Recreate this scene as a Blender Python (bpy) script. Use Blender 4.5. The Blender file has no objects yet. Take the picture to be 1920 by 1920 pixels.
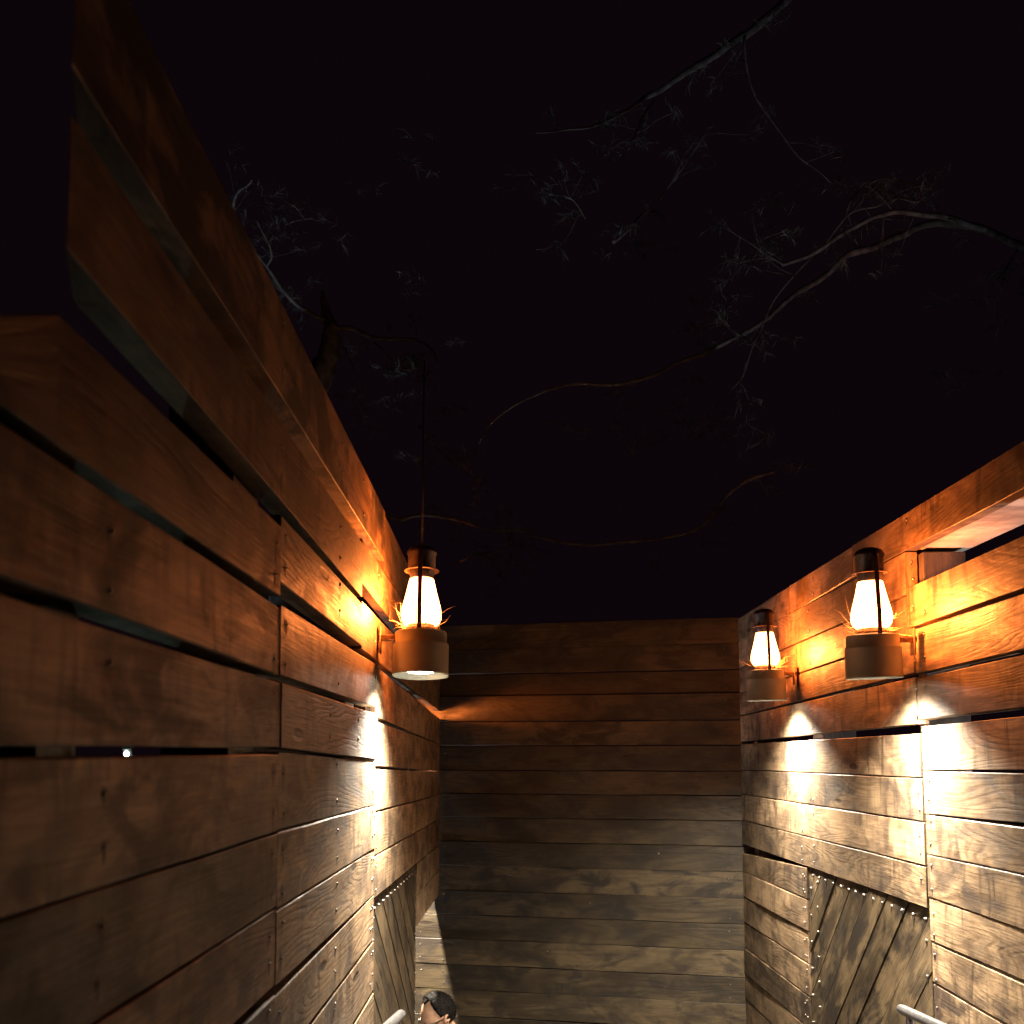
import bpy, bmesh, math, random
from mathutils import Vector, Matrix, noise
random.seed(7)
R = math.radians
S = bpy.context.scene
COL = S.collection
E = 1.65                       # eye height above the landing

# ------------------------------------------------------------------ camera, sky, exposure
cam_d = bpy.data.cameras.new('camera'); cam = bpy.data.objects.new('camera', cam_d); COL.objects.link(cam)
S.camera = cam
PITCH = math.atan(140/1920)
cam.location = (0, 0, E); cam.rotation_euler = (math.pi/2+PITCH, 0, 0)
cam_d.lens = 36; cam_d.sensor_width = 36
cam_d.shift_x = 8/1920; cam_d.shift_y = 320/1920
cam_d.clip_start = .02; cam_d.clip_end = 500
cam_d.dof.use_dof = True; cam_d.dof.focus_distance = 3.9; cam_d.dof.aperture_fstop = 5.6
S.view_settings.view_transform = 'Standard'; S.view_settings.look = 'None'
S.view_settings.exposure = 0.0; S.view_settings.gamma = 1
W = bpy.data.worlds.new('World'); S.world = W; W.use_nodes = True
bg = W.node_tree.nodes['Background']; bg.inputs['Color'].default_value = (1.0, .42, .76, 1); bg.inputs['Strength'].default_value = .0035
S.render.resolution_x = S.render.resolution_y = 1024

WARM = (1.0, .225, .035)        # flame coloured globes
COOL = (1.0, .885, .71)         # downlights under the lanterns
P_GLOBE = 50.0
P_SPOT = 1050.0

def at(px, py, d):
    """point at distance d along the view direction through a photograph pixel (1920 px wide)"""
    x = (px-952)/1920; y = -(py-1280)/1920
    c, s = math.cos(PITCH), math.sin(PITCH)
    v = Vector((x, c - y*s, s + y*c))
    return v*d + Vector((0, 0, E))

# ------------------------------------------------------------------ materials
def new_mat(name):
    m = bpy.data.materials.new(name); m.use_nodes = True
    nt = m.node_tree; return m, nt, nt.nodes['Principled BSDF']
def N(nt, kind, **kw):
    n = nt.nodes.new(kind)
    for k, v in kw.items(): setattr(n, k, v)
    return n
def L(nt, a, b): nt.links.new(a, b)
def math_n(nt, op, a, b=None, c=None, clamp=False):
    n = N(nt, 'ShaderNodeMath', operation=op); n.use_clamp = clamp
    for i, v in enumerate((a, b, c)):
        if v is None: continue
        if isinstance(v, (int, float)): n.inputs[i].default_value = v
        else: L(nt, v, n.inputs[i])
    return n.outputs[0]
def mixc(nt, fac, a, b, mode='MIX'):
    n = N(nt, 'ShaderNodeMix', data_type='RGBA', blend_type=mode)
    for i, v in ((0, fac), (6, a), (7, b)):
        if isinstance(v, (int, float)): n.inputs[i].default_value = v
        elif isinstance(v, tuple): n.inputs[i].default_value = v
        else: L(nt, v, n.inputs[i])
    return n.outputs[2]
def smooth(nt, v, lo, hi, a=0, b=1):
    n = N(nt, 'ShaderNodeMapRange', interpolation_type='SMOOTHSTEP')
    L(nt, v, n.inputs[0])
    for i, x in enumerate((lo, hi, a, b)): n.inputs[i+1].default_value = x
    return n.outputs[0]

def wood(name, light, mid, dark, stain, rings=19, streak=.5, blotch=.6, rough=.42, bump=.5):
    m, nt, bs = new_mat(name)
    uv = N(nt, 'ShaderNodeUVMap', uv_map='grain').outputs[0]
    at_ = N(nt, 'ShaderNodeAttribute', attribute_name='tint')
    sep = N(nt, 'ShaderNodeSeparateXYZ'); L(nt, uv, sep.inputs[0])
    rc = N(nt, 'ShaderNodeSeparateColor'); L(nt, at_.outputs['Color'], rc.inputs[0])
    seed = math_n(nt, 'MULTIPLY', rc.outputs[0], 37.0)
    U, V = sep.outputs[0], sep.outputs[1]
    def vec(su, sv, so=0.0):
        c = N(nt, 'ShaderNodeCombineXYZ')
        L(nt, math_n(nt, 'MULTIPLY', U, su), c.inputs[0]); L(nt, math_n(nt, 'MULTIPLY', V, sv), c.inputs[1])
        L(nt, math_n(nt, 'ADD', seed, so), c.inputs[2]); return c.outputs[0]
    def noise_(su, sv, so, detail, r=.5, dist=0):
        n = N(nt, 'ShaderNodeTexNoise'); L(nt, vec(su, sv, so), n.inputs['Vector'])
        n.inputs['Scale'].default_value = 1; n.inputs['Detail'].default_value = detail
        n.inputs['Roughness'].default_value = r; n.inputs['Distortion'].default_value = dist
        return n.outputs[0]
    # knots
    vo = N(nt, 'ShaderNodeTexVoronoi'); L(nt, vec(1.5, 6.5, 3), vo.inputs['Vector']); vo.inputs['Scale'].default_value = 1
    kd = vo.outputs['Distance']
    kbump = smooth(nt, kd, .0, .42, 1, 0)
    knot = smooth(nt, kd, .045, .10, 1, 0)
    base = noise_(.9, 6.0, 0, 1.5, .45, .25)
    wob = noise_(9, 26, 5, 2)
    field = math_n(nt, 'ADD', math_n(nt, 'MULTIPLY', base, rings*6.0), math_n(nt, 'MULTIPLY', kbump, 9.0))
    field = math_n(nt, 'ADD', field, math_n(nt, 'MULTIPLY', wob, 1.8))
    s = math_n(nt, 'SINE', field)
    ring = smooth(nt, s, -.1, 1.05)
    ring = math_n(nt, 'MULTIPLY', ring, smooth(nt, noise_(1.3, 5, 71, 2), .30, .58))
    fibre = noise_(5, 190, 9, 3, .6)
    pores = smooth(nt, noise_(9, 330, 2, 2), .55, .72)
    blot = smooth(nt, noise_(4.5, 9, 11, 6, .62, .7), .44, .63)
    blot2 = smooth(nt, noise_(2.4, 5.5, 21, 5, .6, .5), .40, .64)
    strk = smooth(nt, noise_(17, 3.4, 31, 4, .55, .8), .47, .68)
    strk = math_n(nt, 'MULTIPLY', strk, smooth(nt, noise_(2, 3, 41, 2), .36, .58))
    col = mixc(nt, math_n(nt, 'MULTIPLY', ring, .62), light, mid)
    col = mixc(nt, math_n(nt, 'MULTIPLY', smooth(nt, fibre, .3, .75), .35), col, dark)
    col = mixc(nt, math_n(nt, 'MULTIPLY', pores, .35), col, dark)
    col = mixc(nt, math_n(nt, 'MULTIPLY', blot, math_n(nt, 'MULTIPLY_ADD', rc.outputs[2], blotch*.7, blotch*.45), clamp=True), col, stain)
    col = mixc(nt, math_n(nt, 'MULTIPLY', blot2, blotch*.8), col, stain)
    col = mixc(nt, math_n(nt, 'MULTIPLY', strk, streak), col, stain)
    col = mixc(nt, math_n(nt, 'MULTIPLY', knot, .85), col, (.018, .010, .007, 1))
    # plank to plank tone
    br = math_n(nt, 'MULTIPLY_ADD', rc.outputs[1], .75, .62)
    cc = N(nt, 'ShaderNodeCombineColor')
    for i in range(3): L(nt, br, cc.inputs[i])
    col = mixc(nt, 1.0, col, cc.outputs[0], 'MULTIPLY')
    L(nt, col, bs.inputs['Base Color'])
    rg = math_n(nt, 'MULTIPLY_ADD', fibre, .35, rough-.12)
    rg = math_n(nt, 'ADD', rg, math_n(nt, 'MULTIPLY', blot, .12))
    L(nt, rg, bs.inputs['Roughness'])
    bs.inputs['Specular IOR Level'].default_value = .42
    h = math_n(nt, 'ADD', math_n(nt, 'MULTIPLY', ring, -.3), math_n(nt, 'MULTIPLY', fibre, .8))
    h = math_n(nt, 'ADD', h, math_n(nt, 'MULTIPLY', blot2, -.7))
    h = math_n(nt, 'ADD', h, math_n(nt, 'MULTIPLY', knot, -1.5))
    b = N(nt, 'ShaderNodeBump'); b.inputs['Strength'].default_value = bump; b.inputs['Distance'].default_value = .0022
    L(nt, h, b.inputs['Height']); L(nt, b.outputs[0], bs.inputs['Normal'])
    return m

M_WALL = wood('stained_pine_planks', (.28, .195, .115, 1), (.145, .09, .046, 1), (.065, .034, .018, 1), (.022, .013, .009, 1), rings=27, streak=.8, blotch=.78)
M_DIAG = wood('dark_diagonal_planks', (.125, .090, .050, 1), (.070, .048, .027, 1), (.034, .021, .012, 1), (.013, .009, .006, 1), blotch=1.0, rough=.34, rings=11, streak=.2)
M_NEAR_SHADE = wood('shade_darkened_planks', (.21, .125, .07, 1), (.11, .060, .032, 1), (.045, .023, .013, 1), (.010, .006, .005, 1), rings=20, streak=.9, blotch=1.0, rough=.5)  # darker copy of the wall wood: near boards' dimness painted in, with smudges
M_GREY = wood('weathered_grey_plank', (.17, .125, .09, 1), (.07, .05, .036, 1), (.04, .028, .02, 1), (.02, .014, .011, 1), rings=26, bump=.8, rough=.5)
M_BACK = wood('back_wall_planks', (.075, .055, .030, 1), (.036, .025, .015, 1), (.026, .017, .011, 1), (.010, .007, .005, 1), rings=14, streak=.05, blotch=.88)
M_CAPB = wood('pale_beam', (.50, .46, .39, 1), (.30, .26, .21, 1), (.24, .18, .15, 1), (.10, .08, .07, 1), streak=.1)
M_DPOST = wood('tarred_post', (.05, .035, .03, 1), (.03, .02, .018, 1), (.02, .012, .01, 1), (.01, .007, .006, 1))
M_POST = wood('rough_post', (.17, .14, .125, 1), (.11, .09, .08, 1), (.07, .05, .045, 1), (.03, .03, .03, 1), streak=.1)

def simple(name, col, rough=.5, metal=0.0, bump=0, scale=60, var=.3):
    m, nt, bs = new_mat(name)
    tc = N(nt, 'ShaderNodeTexCoord'); n = N(nt, 'ShaderNodeTexNoise'); L(nt, tc.outputs['Object'], n.inputs['Vector'])
    n.inputs['Scale'].default_value = scale; n.inputs['Detail'].default_value = 5
    d = tuple(c*(1-var) for c in col[:3])+(1,); l = tuple(min(1, c*(1+var)) for c in col[:3])+(1,)
    L(nt, mixc(nt, smooth(nt, n.outputs[0], .35, .65), d, l), bs.inputs['Base Color'])
    bs.inputs['Roughness'].default_value = rough; bs.inputs['Metallic'].default_value = metal
    if bump:
        b = N(nt, 'ShaderNodeBump'); b.inputs['Strength'].default_value = bump; b.inputs['Distance'].default_value = .002
        L(nt, n.outputs[0], b.inputs['Height']); L(nt, b.outputs[0], bs.inputs['Normal'])
    return m
def emit(name, col, strength):
    m = bpy.data.materials.new(name); m.use_nodes = True; nt = m.node_tree
    nt.nodes.remove(nt.nodes['Principled BSDF'])
    e = N(nt, 'ShaderNodeEmission'); e.inputs[0].default_value = col+(1,); e.inputs[1].default_value = strength
    L(nt, e.outputs[0], nt.nodes['Material Output'].inputs[0]); return m
M_NAIL = simple('nail_steel', (.24, .21, .18), .48, .8, scale=300)
M_NAIL_MARK = simple('rust_and_nail_shadow', (.020, .011, .007), .7, 0, 0, 200)  # rust stain with the nail head's shadow painted in
M_CAN = simple('lantern_tin', (.22, .24, .215), .5, .3, .15, 9, .18)
M_DARK = simple('black_iron', (.035, .03, .035), .45, .6, .3, 80)
M_COLLAR = simple('rusty_collar', (.20, .12, .07), .4, .7, .3, 60)
M_GLOBE = emit('glowing_globe', (1, .26, .075), 16.0)
_nt = M_GLOBE.node_tree; _t = N(_nt, 'ShaderNodeBsdfTransparent'); _a = N(_nt, 'ShaderNodeAddShader')
L(_nt, _nt.nodes['Emission'].outputs[0], _a.inputs[0]); L(_nt, _t.outputs[0], _a.inputs[1]); L(_nt, _a.outputs[0], _nt.nodes['Material Output'].inputs[0])
M_LENS = emit('downlight_lens', COOL, 55.0)
M_STRAW = simple('dry_straw', (.55, .38, .18), .7, 0, 0, 20)
M_RAIL = simple('galvanised_tube', (.26, .255, .26), .30, .85, .2, 120, .2)
M_BARK = simple('bark', (.048, .048, .052), .85, 0, .8, 22, .5)
M_NEEDLE = simple('pine_needles', (.02, .027, .029), .5, 0, 0, 9, .4)
M_GROUND = simple('earth', (.06, .05, .035), .95, 0, .5, 6, .5)
M_CONC = simple('dark_concrete', (.05, .045, .04), .85, 0, .5, 14, .3)  # plain dark floor, colour lowered to cut bounced light
M_SKIN = simple('skin', (.52, .30, .20), .5, 0, .1, 40, .1)
M_HAIR = simple('dark_hair', (.006, .0045, .004), .75, 0, .4, 150, .4)
M_HAIR.node_tree.nodes['Principled BSDF'].inputs['Specular IOR Level'].default_value = .15
M_JACKET = simple('dark_jacket', (.035, .04, .055), .8, 0, .3, 90, .3)
M_TROUS = simple('jeans', (.05, .06, .09), .85, 0, .3, 90, .3)
M_SHOE = simple('shoe', (.03, .03, .03), .5, 0, 0, 40)
M_BLACK = simple('black_plastic', (.012, .012, .012), .3, 0, 0, 40)
M_EYE = simple('eye_white', (.7, .68, .65), .2, 0, 0, 10, .05)
M_FLOODL = emit('cold_bulb', (.80, 1.0, .86), 220.0)
M_FLOODR = emit('cold_flood_lens', (.9, .86, 1.0), 60.0)

# ------------------------------------------------------------------ object helpers
def obj(name, bm, mat, parent=None, smooth_=False):
    me = bpy.data.meshes.new(name); bm.normal_update(); bm.to_mesh(me); bm.free()
    me.materials.append(mat)
    if smooth_:
        for p in me.polygons: p.use_smooth = True
    o = bpy.data.objects.new(name, me); COL.objects.link(o)
    if parent: o.parent = parent
    return o
def thing(name, label, cat, loc=(0, 0, 0), rot=(0, 0, 0), group=None):
    o = bpy.data.objects.new(name, None); COL.objects.link(o); o.empty_display_size = .1
    o.location = loc; o.rotation_euler = rot; o['label'] = label; o['category'] = cat
    if group: o['group'] = group
    return o
def lathe(bm, prof, seg=40, cap0=False, cap1=False):
    rings = []
    for r, z in prof:
        rings.append([bm.verts.new((r*math.cos(2*math.pi*i/seg), r*math.sin(2*math.pi*i/seg), z)) for i in range(seg)])
    for a, b in zip(rings, rings[1:]):
        for i in range(seg):
            f = bm.faces.new((a[i], a[(i+1) % seg], b[(i+1) % seg], b[i])); f.smooth = True
    if cap0: bm.faces.new(list(reversed(rings[0])))
    if cap1: bm.faces.new(rings[-1])
def tube(bm, pts, rad, seg=8, caps=True, jit=0):
    pts = [Vector(p) for p in pts]; n = len(pts)
    if not isinstance(rad, (list, tuple)): rad = [rad]*n
    prev = None; up = None
    for i, p in enumerate(pts):
        t = (pts[min(i+1, n-1)]-pts[max(i-1, 0)]).normalized()
        if up is None:
            up = t.orthogonal().normalized()
        up = (up - t*up.dot(t)).normalized(); sd = t.cross(up)
        ring = []
        for k in range(seg):
            a = 2*math.pi*k/seg; r = rad[i]*(1+jit*random.uniform(-1, 1))
            ring.append(bm.verts.new(p+(up*math.cos(a)+sd*math.sin(a))*r))
        if prev:
            for k in range(seg):
                f = bm.faces.new((prev[k], prev[(k+1) % seg], ring[(k+1) % seg], ring[k])); f.smooth = True
        elif caps: bm.faces.new(list(reversed(ring)))
        prev = ring
    if caps: bm.faces.new(prev)
def box(bm, x0, x1, y0, y1, z0, z1):
    v = [bm.verts.new(p) for p in ((x0,y0,z0),(x1,y0,z0),(x1,y1,z0),(x0,y1,z0),(x0,y0,z1),(x1,y0,z1),(x1,y1,z1),(x0,y1,z1))]
    for f in ((0,3,2,1),(4,5,6,7),(0,1,5,4),(1,2,6,5),(2,3,7,6),(3,0,4,7)): bm.faces.new([v[i] for i in f])
def spline(pts, k=5):
    """Catmull-Rom through points"""
    P = [Vector(p) for p in pts]; P = [P[0]*2-P[1]]+P+[P[-1]*2-P[-2]]; out = []
    for i in range(1, len(P)-2):
        for j in range(k):
            t = j/k; a, b, c, d = P[i-1:i+3]
            out.append(.5*((2*b)+(c-a)*t+(2*a-5*b+4*c-d)*t*t+(3*b-a-3*c+d)*t**3))
    out.append(P[-2]); return out

# ------------------------------------------------------------------ planks
class Planks:
    """collects planks of one panel; frame: origin o, along a, up b, out n (n points away from the corridor)"""
    def __init__(self, o, a, n):
        self.bm = bmesh.new(); self.o = Vector(o); self.a = Vector(a).normalized(); self.n = Vector(n).normalized()
        self.b = Vector((0, 0, 1)); self.uv = self.bm.loops.layers.uv.new('grain')
        self.col = self.bm.loops.layers.float_color.new('tint'); self.nails = bmesh.new(); self.rec = []; self.jit = .005
    big = lambda self, s: 1
    def P(self, s, z, d): return self.o+self.a*s+self.b*z+self.n*d
    def _sweep(self, rows, ulen, width):
        """rows: list of cross sections, each a list of (Vector, v)"""
        bm = self.bm; tint = (random.random(), random.random(), random.random(), 1)
        uo, vo = random.uniform(0, 50), random.uniform(0, 50); flip = random.choice((-1, 1))
        rings = [[bm.verts.new(p) for p, v in row] for row in rows]
        k = len(rows[0])
        def put(f, uvs):
            for lp, (u, v) in zip(f.loops, uvs):
                lp[self.uv].uv = (uo+u*flip, vo+v); lp[self.col] = tint
        for i in range(len(rows)-1):
            for j in range(k):
                j2 = (j+1) % k
                try: f = bm.faces.new((rings[i][j], rings[i][j2], rings[i+1][j2], rings[i+1][j]))
                except ValueError: continue
                v0 = rows[i][j][1]; v1 = rows[i][j2][1]
                if j2 == 0: v1 = rows[i][j][1]+.03
                put(f, ((ulen[i], v0), (ulen[i], v1), (ulen[i+1], v1), (ulen[i+1], v0)))
        for ring, row, u in ((rings[0], rows[0], 0), (rings[-1], rows[-1], ulen[-1])):
            f = bm.faces.new(ring); put(f, [(u+.02*q, row[q][1]) for q in range(k)])
    def plank(self, s0, s1, zt0, zt1, zb0, zb1, t=.042, d0=None, seg=.12, wave=.0018, mitre=0):
        if d0 is None: d0 = random.uniform(0, self.jit)
        n = max(2, int((s1-s0)/seg)); rows = []; ul = []
        ph = random.uniform(0, 99); c = random.uniform(.0012, .0028)
        self.rec.append((s0, s1, zt0, zt1, zb0, zb1, lambda q, d0=d0, ph=ph: d0+noise.noise((q*1.3, ph, 5))*.004))
        for i in range(n+1):
            f = i/n; s = s0+(s1-s0)*f
            zt = zt0+(zt1-zt0)*f+noise.noise((s*3, ph, 0))*wave; zb = zb0+(zb1-zb0)*f+noise.noise((s*3, ph, 9))*wave
            d = d0+noise.noise((s*1.3, ph, 5))*.004
            sec = [(zb, d+c), (zb+c, d), ((zb+zt)/2, d+noise.noise((s*2, ph, 7))*.0015), (zt-c, d), (zt, d+c), (zt, d+t), (zb, d+t)]
            acc = 0; row = []
            for q, (z, dd) in enumerate(sec):
                if q: acc += math.hypot(z-sec[q-1][0], dd-sec[q-1][1])
                row.append((self.P(s+(mitre if i == 0 and dd > d+c else 0), z, dd), acc))
            rows.append(row); ul.append(s-s0)
        self._sweep(rows, ul, zt0-zb0)
    def diag(self, poly_s0, poly_s1, ztop, zbot, slope, pitch, start, t=.03, d0=.009, gap=.011):
        """sloping planks clipped to a rectangle; slope = dz/ds"""
        k = 0; z0 = start
        ang = math.atan(slope); vert = pitch/math.cos(ang)
        while k < 60:
            hi = z0-k*vert-gap/2; lo = hi-vert+gap; k += 1
            # quad: s0..s1, z = hi + slope*(s-s0); clip to [zbot,ztop]
            poly = [(poly_s0, lo), (poly_s1, lo+slope*(poly_s1-poly_s0)), (poly_s1, hi+slope*(poly_s1-poly_s0)), (poly_s0, hi)]
            for lim, sign in ((ztop, 1), (zbot, -1)):
                out = []
                for i in range(len(poly)):
                    a, b = poly[i], poly[(i+1) % len(poly)]
                    fa = lambda p: (p[1]-(lim(p[0]) if callable(lim) else lim))*sign
                    A, B = fa(a), fa(b)
                    if A <= 0: out.append(a)
                    if (A < 0 < B) or (B < 0 < A):
                        q = A/(A-B); out.append((a[0]+(b[0]-a[0])*q, a[1]+(b[1]-a[1])*q))
                poly = out
                if len(poly) < 3: break
            if len(poly) < 3: continue
            area = sum(poly[i][0]*poly[(i+1) % len(poly)][1]-poly[(i+1) % len(poly)][0]*poly[i][1] for i in range(len(poly)))
            if abs(area) < .002: continue
            d = d0+random.uniform(-.002, .003); tint = (random.random(), random.random(), random.random(), 1)
            uo, vo = random.uniform(0, 50), random.uniform(0, 50); ca, sa = math.cos(ang), math.sin(ang)
            cx = sum(p[0] for p in poly)/len(poly); cz = sum(p[1] for p in poly)/len(poly)
            def ring(dd, inset):
                r = []
                for s, z in poly:
                    l = math.hypot(s-cx, z-cz) or 1
                    r.append(self.bm.verts.new(self.P(s-(s-cx)/l*inset, z-(z-cz)/l*inset, dd)))
                return r
            R0, R1, R2 = ring(d, .004), ring(d+.003, 0), ring(d+t, 0)
            def put(f, off=0):
                for lp in f.loops:
                    v = lp.vert.co-self.o; s = v.dot(self.a); z = v.z
                    lp[self.uv].uv = (uo+s*ca+z*sa, vo-s*sa+z*ca+off+v.dot(self.n)); lp[self.col] = tint
            put(self.bm.faces.new(R0)); put(self.bm.faces.new(list(reversed(R2))))
            for A, B in ((R0, R1), (R1, R2)):
                for i in range(len(poly)):
                    j = (i+1) % len(poly); put(self.bm.faces.new((A[i], B[i], B[j], A[j])))
    def nail(self, s, z, r=.0046, h=.0038, d=None):
        if d is None:
            d = .002
            for (a0, a1, t0, t1, b0, b1, fn) in self.rec:
                f = (s-a0)/(a1-a0)
                if 0 <= f <= 1 and b0+(b1-b0)*f-.001 <= z <= t0+(t1-t0)*f+.001: d = fn(s); break
        c = self.P(s, z, d); bm = self.nails
        # rust and tar smear, doubling as the nail head's painted shadow below it
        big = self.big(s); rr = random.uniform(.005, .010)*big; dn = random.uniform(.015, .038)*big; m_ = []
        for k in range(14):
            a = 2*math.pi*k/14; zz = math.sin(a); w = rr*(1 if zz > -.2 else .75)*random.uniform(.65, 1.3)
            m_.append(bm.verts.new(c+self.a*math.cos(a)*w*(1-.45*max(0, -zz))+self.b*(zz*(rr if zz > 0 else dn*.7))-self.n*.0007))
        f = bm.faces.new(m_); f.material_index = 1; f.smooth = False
        side = self.a; up = self.b; seg = 8; prev = None
        r *= random.uniform(.8, 1.15)
        for q, (rr, hh) in enumerate(((r*1.0, -.004), (r, h*.35), (r*.72, h*.8), (0, h))):
            if rr == 0:
                tip = bm.verts.new(c-self.n*hh)
                for k in range(seg): f = bm.faces.new((prev[k], prev[(k+1) % seg], tip)); f.smooth = True
                break
            ring = [bm.verts.new(c+(side*math.cos(2*math.pi*k/seg)+up*math.sin(2*math.pi*k/seg))*rr-self.n*hh) for k in range(seg)]
            if prev:
                for k in range(seg): f = bm.faces.new((prev[k], prev[(k+1) % seg], ring[(k+1) % seg], ring[k])); f.smooth = True
            prev = ring
    def done(self, name, mat, parent, label=None):
        bmesh.ops.recalc_face_normals(self.bm, faces=self.bm.faces)
        o = obj(name, self.bm, mat, parent)
        if label: o['label'] = label
        if len(self.nails.verts):
            bmesh.ops.recalc_face_normals(self.nails, faces=self.nails.faces)
            no = obj('nail_heads', self.nails, M_NAIL, o); no.data.materials.append(M_NAIL_MARK)
        else: self.nails.free()
        return o
    def nail_pair(self, s, zt, zb, j=.006):
        h = zt-zb
        for z in (zb+h*.24, zb+h*.76):
            if random.random() < .94: self.nail(s+random.uniform(-j, j), z+random.uniform(-.012, .012), r=.0046 if s > 2.3 else .003)

def post(parent, x0, x1, y0, y1, z0, z1, mat=None):
    """a squared timber with grain along its height"""
    bm = bmesh.new(); box(bm, x0, x1, y0, y1, z0+E, z1+E)
    bmesh.ops.bevel(bm, geom=bm.edges[:], offset=.004, segments=1, affect='EDGES')
    uv = bm.loops.layers.uv.new('grain'); cl = bm.loops.layers.float_color.new('tint')
    o = random.uniform(0, 30); t = (random.random(), random.random(), random.random(), 1)
    for f in bm.faces:
        for lp in f.loops:
            c = lp.vert.co; lp[uv].uv = (c.z+o, c.x+c.y+o); lp[cl] = t
    return obj('post', bm, mat or M_POST, parent)

A = -.43; B = 1.385
# ================================================================== LEFT WALL
left = thing('plank_wall', 'tall dark brown plank wall on the left with open slots and one lantern on it', 'wall', (A, 3.3, 0))
def child_at(o, root):      # keep world coordinates while parented to a displaced empty
    o.location = Vector(o.location)-Vector(root.location)
def LW():
    p = Planks((A, 0, E), (0, 1, 0), (-1, 0, 0)); p.jit = .0015; p.big = lambda s: random.uniform(1, 2.2) if s < 2.2 else 1; return p
def seal(root):
    for c in root.children: child_at(c, root)

# near section, 0.2 m to 1.93 m from the camera
p = LW()
bs_ = [(.3, 1.9314, .284, .284, .155, .155), (.3, 1.9314, .137, .139, .0055, .019),
       (.3, 1.9314, -.003, .006, -.137, -.1385), (.3, 1.9314, -.141, -.1425, -.2755, -.2765), (.3, 1.9314, -.279, -.280, -.413, -.421),
       (.3, 1.9314, -.418, -.440, -.556, -.572), (.3, 1.9314, -.560, -.577, -.70, -.715)]
for b in bs_: p.plank(*b)
z = -.705
while z > -E: p.plank(.3, 1.9314, z, z-.015, z-.138, z-.15); z -= .143
for b in bs_:
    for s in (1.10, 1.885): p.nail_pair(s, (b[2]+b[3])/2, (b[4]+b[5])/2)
p.done('plank_panel', M_NEAR_SHADE, left)
p = LW()
p.plank(.967, 3.54, .86, .86, .684, .684, d0=0, mitre=.115)
p.plank(.967, 2.995, .633, .632, .497, .472, mitre=.115)
for s in (1.9, 2.6, 3.0): p.nail_pair(s, .86, .684)
for s in (1.9, 2.6): p.nail_pair(s, .63, .48)
p.done('upper_planks', M_NEAR_SHADE, left)
p = LW(); p.plank(.70, .9555, .31, .424, .298, .298, d0=.002); p.plank(.956, 1.9314, .424, .440, .298, .305, d0=.002); p.nail_pair(1.89, .43, .31)
p.done('plank_panel', M_NEAR_SHADE, left)
# middle section 1.93 to 3.34
p = LW()
ms = [(1.932, 2.995, .4625, .452, .333, .326), (1.932, 3.338, .290, .302, .156, .164),
      (1.932, 3.338, .010, -.0125, -.1365, -.154), (1.932, 3.338, -.141, -.157, -.2815, -.292), (1.932, 3.338, -.286, -.296, -.424, -.441),
      (1.932, 3.338, -.445, -.444, -.576, -.580), (1.932, 2.63, -.588, -.588, -.733, -.737), (2.635, 3.338, -.588, -.590, -.737, -.742)]
for b in ms: p.plank(*b)
z = -.748
while z > -E: p.plank(1.932, 3.338, z, z-.003, z-.140, z-.143); z -= .147
for b in ms:
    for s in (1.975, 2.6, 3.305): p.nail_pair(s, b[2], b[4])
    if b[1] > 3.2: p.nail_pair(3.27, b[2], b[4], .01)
p.done('plank_panel', M_WALL, left)
p = LW(); p.plank(1.932, 3.338, .1405, .1395, .018, -.0065, d0=-.004); p.nail_pair(2.9, .14, .01); p.nail_pair(2.45, .14, .01)
p.done('weathered_plank', M_GREY, left, 'greyish weathered plank with wavy grain')
# far section 3.34 to 6.5 ; every course drops a little with distance
p = LW()
YL = 6.505
fs = [(3.545, YL, .846, .80, .655, .625), (3.0, YL, .648, .6265, .517, .475), (3.0, YL, .462, .473, .318, .292),
      (3.34, YL, .298, .243, .134, .083), (3.34, YL, .119, .0815, -.028, -.085), (3.34, YL, -.038, -.093, -.173, -.234), (3.34, YL, -.180, -.238, -.317, -.385),
      (3.34, YL, -.323, -.391, -.455, -.545)]
for b in fs: p.plank(*b, t=.034)
for b in fs:
    for s in (3.375, 4.9, 6.3):
        if s > b[0] and s < b[1]: p.nail_pair(s, b[2]-.02*(s-3.3), b[4]-.02*(s-3.3))
for b in [(4.95, YL, -.51, -.552, -.655, -.70), (4.95, YL, -.66, -.706, -.80, -.86)]: p.plank(*b)
p.done('plank_panel', M_WALL, left)
p = LW()
top = lambda s: -.462-(s-3.34)*.029
p.diag(3.342, 4.945, top, -2.9, -.62, .118, -.462+1.12)
for i in range(13): p.nail(3.40+i*.12, top(3.4+i*.12)-.03, d=.006); 
for i in range(22):
    p.nail(3.365, -.52-i*.07, d=.006); p.nail(4.90, -.56-i*.09, d=.006)
p.done('diagonal_planks', M_DIAG, left, 'dark diagonal boards below the horizontal ones')
post(left, A-.16, A-.045, 1.74, 1.92, -E, .845)
post(left, A-.16, A-.045, 2.98, 3.16, -E, .62)
post(left, A-.12, A-.045, 1.03, 1.13, -E, .29)
post(left, A-.16, A-.045, 4.86, 4.98, -2.95, .6)
post(left, A-.12, A-.045, 5.3, 5.38, -.84, .6)
seal(left)

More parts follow.
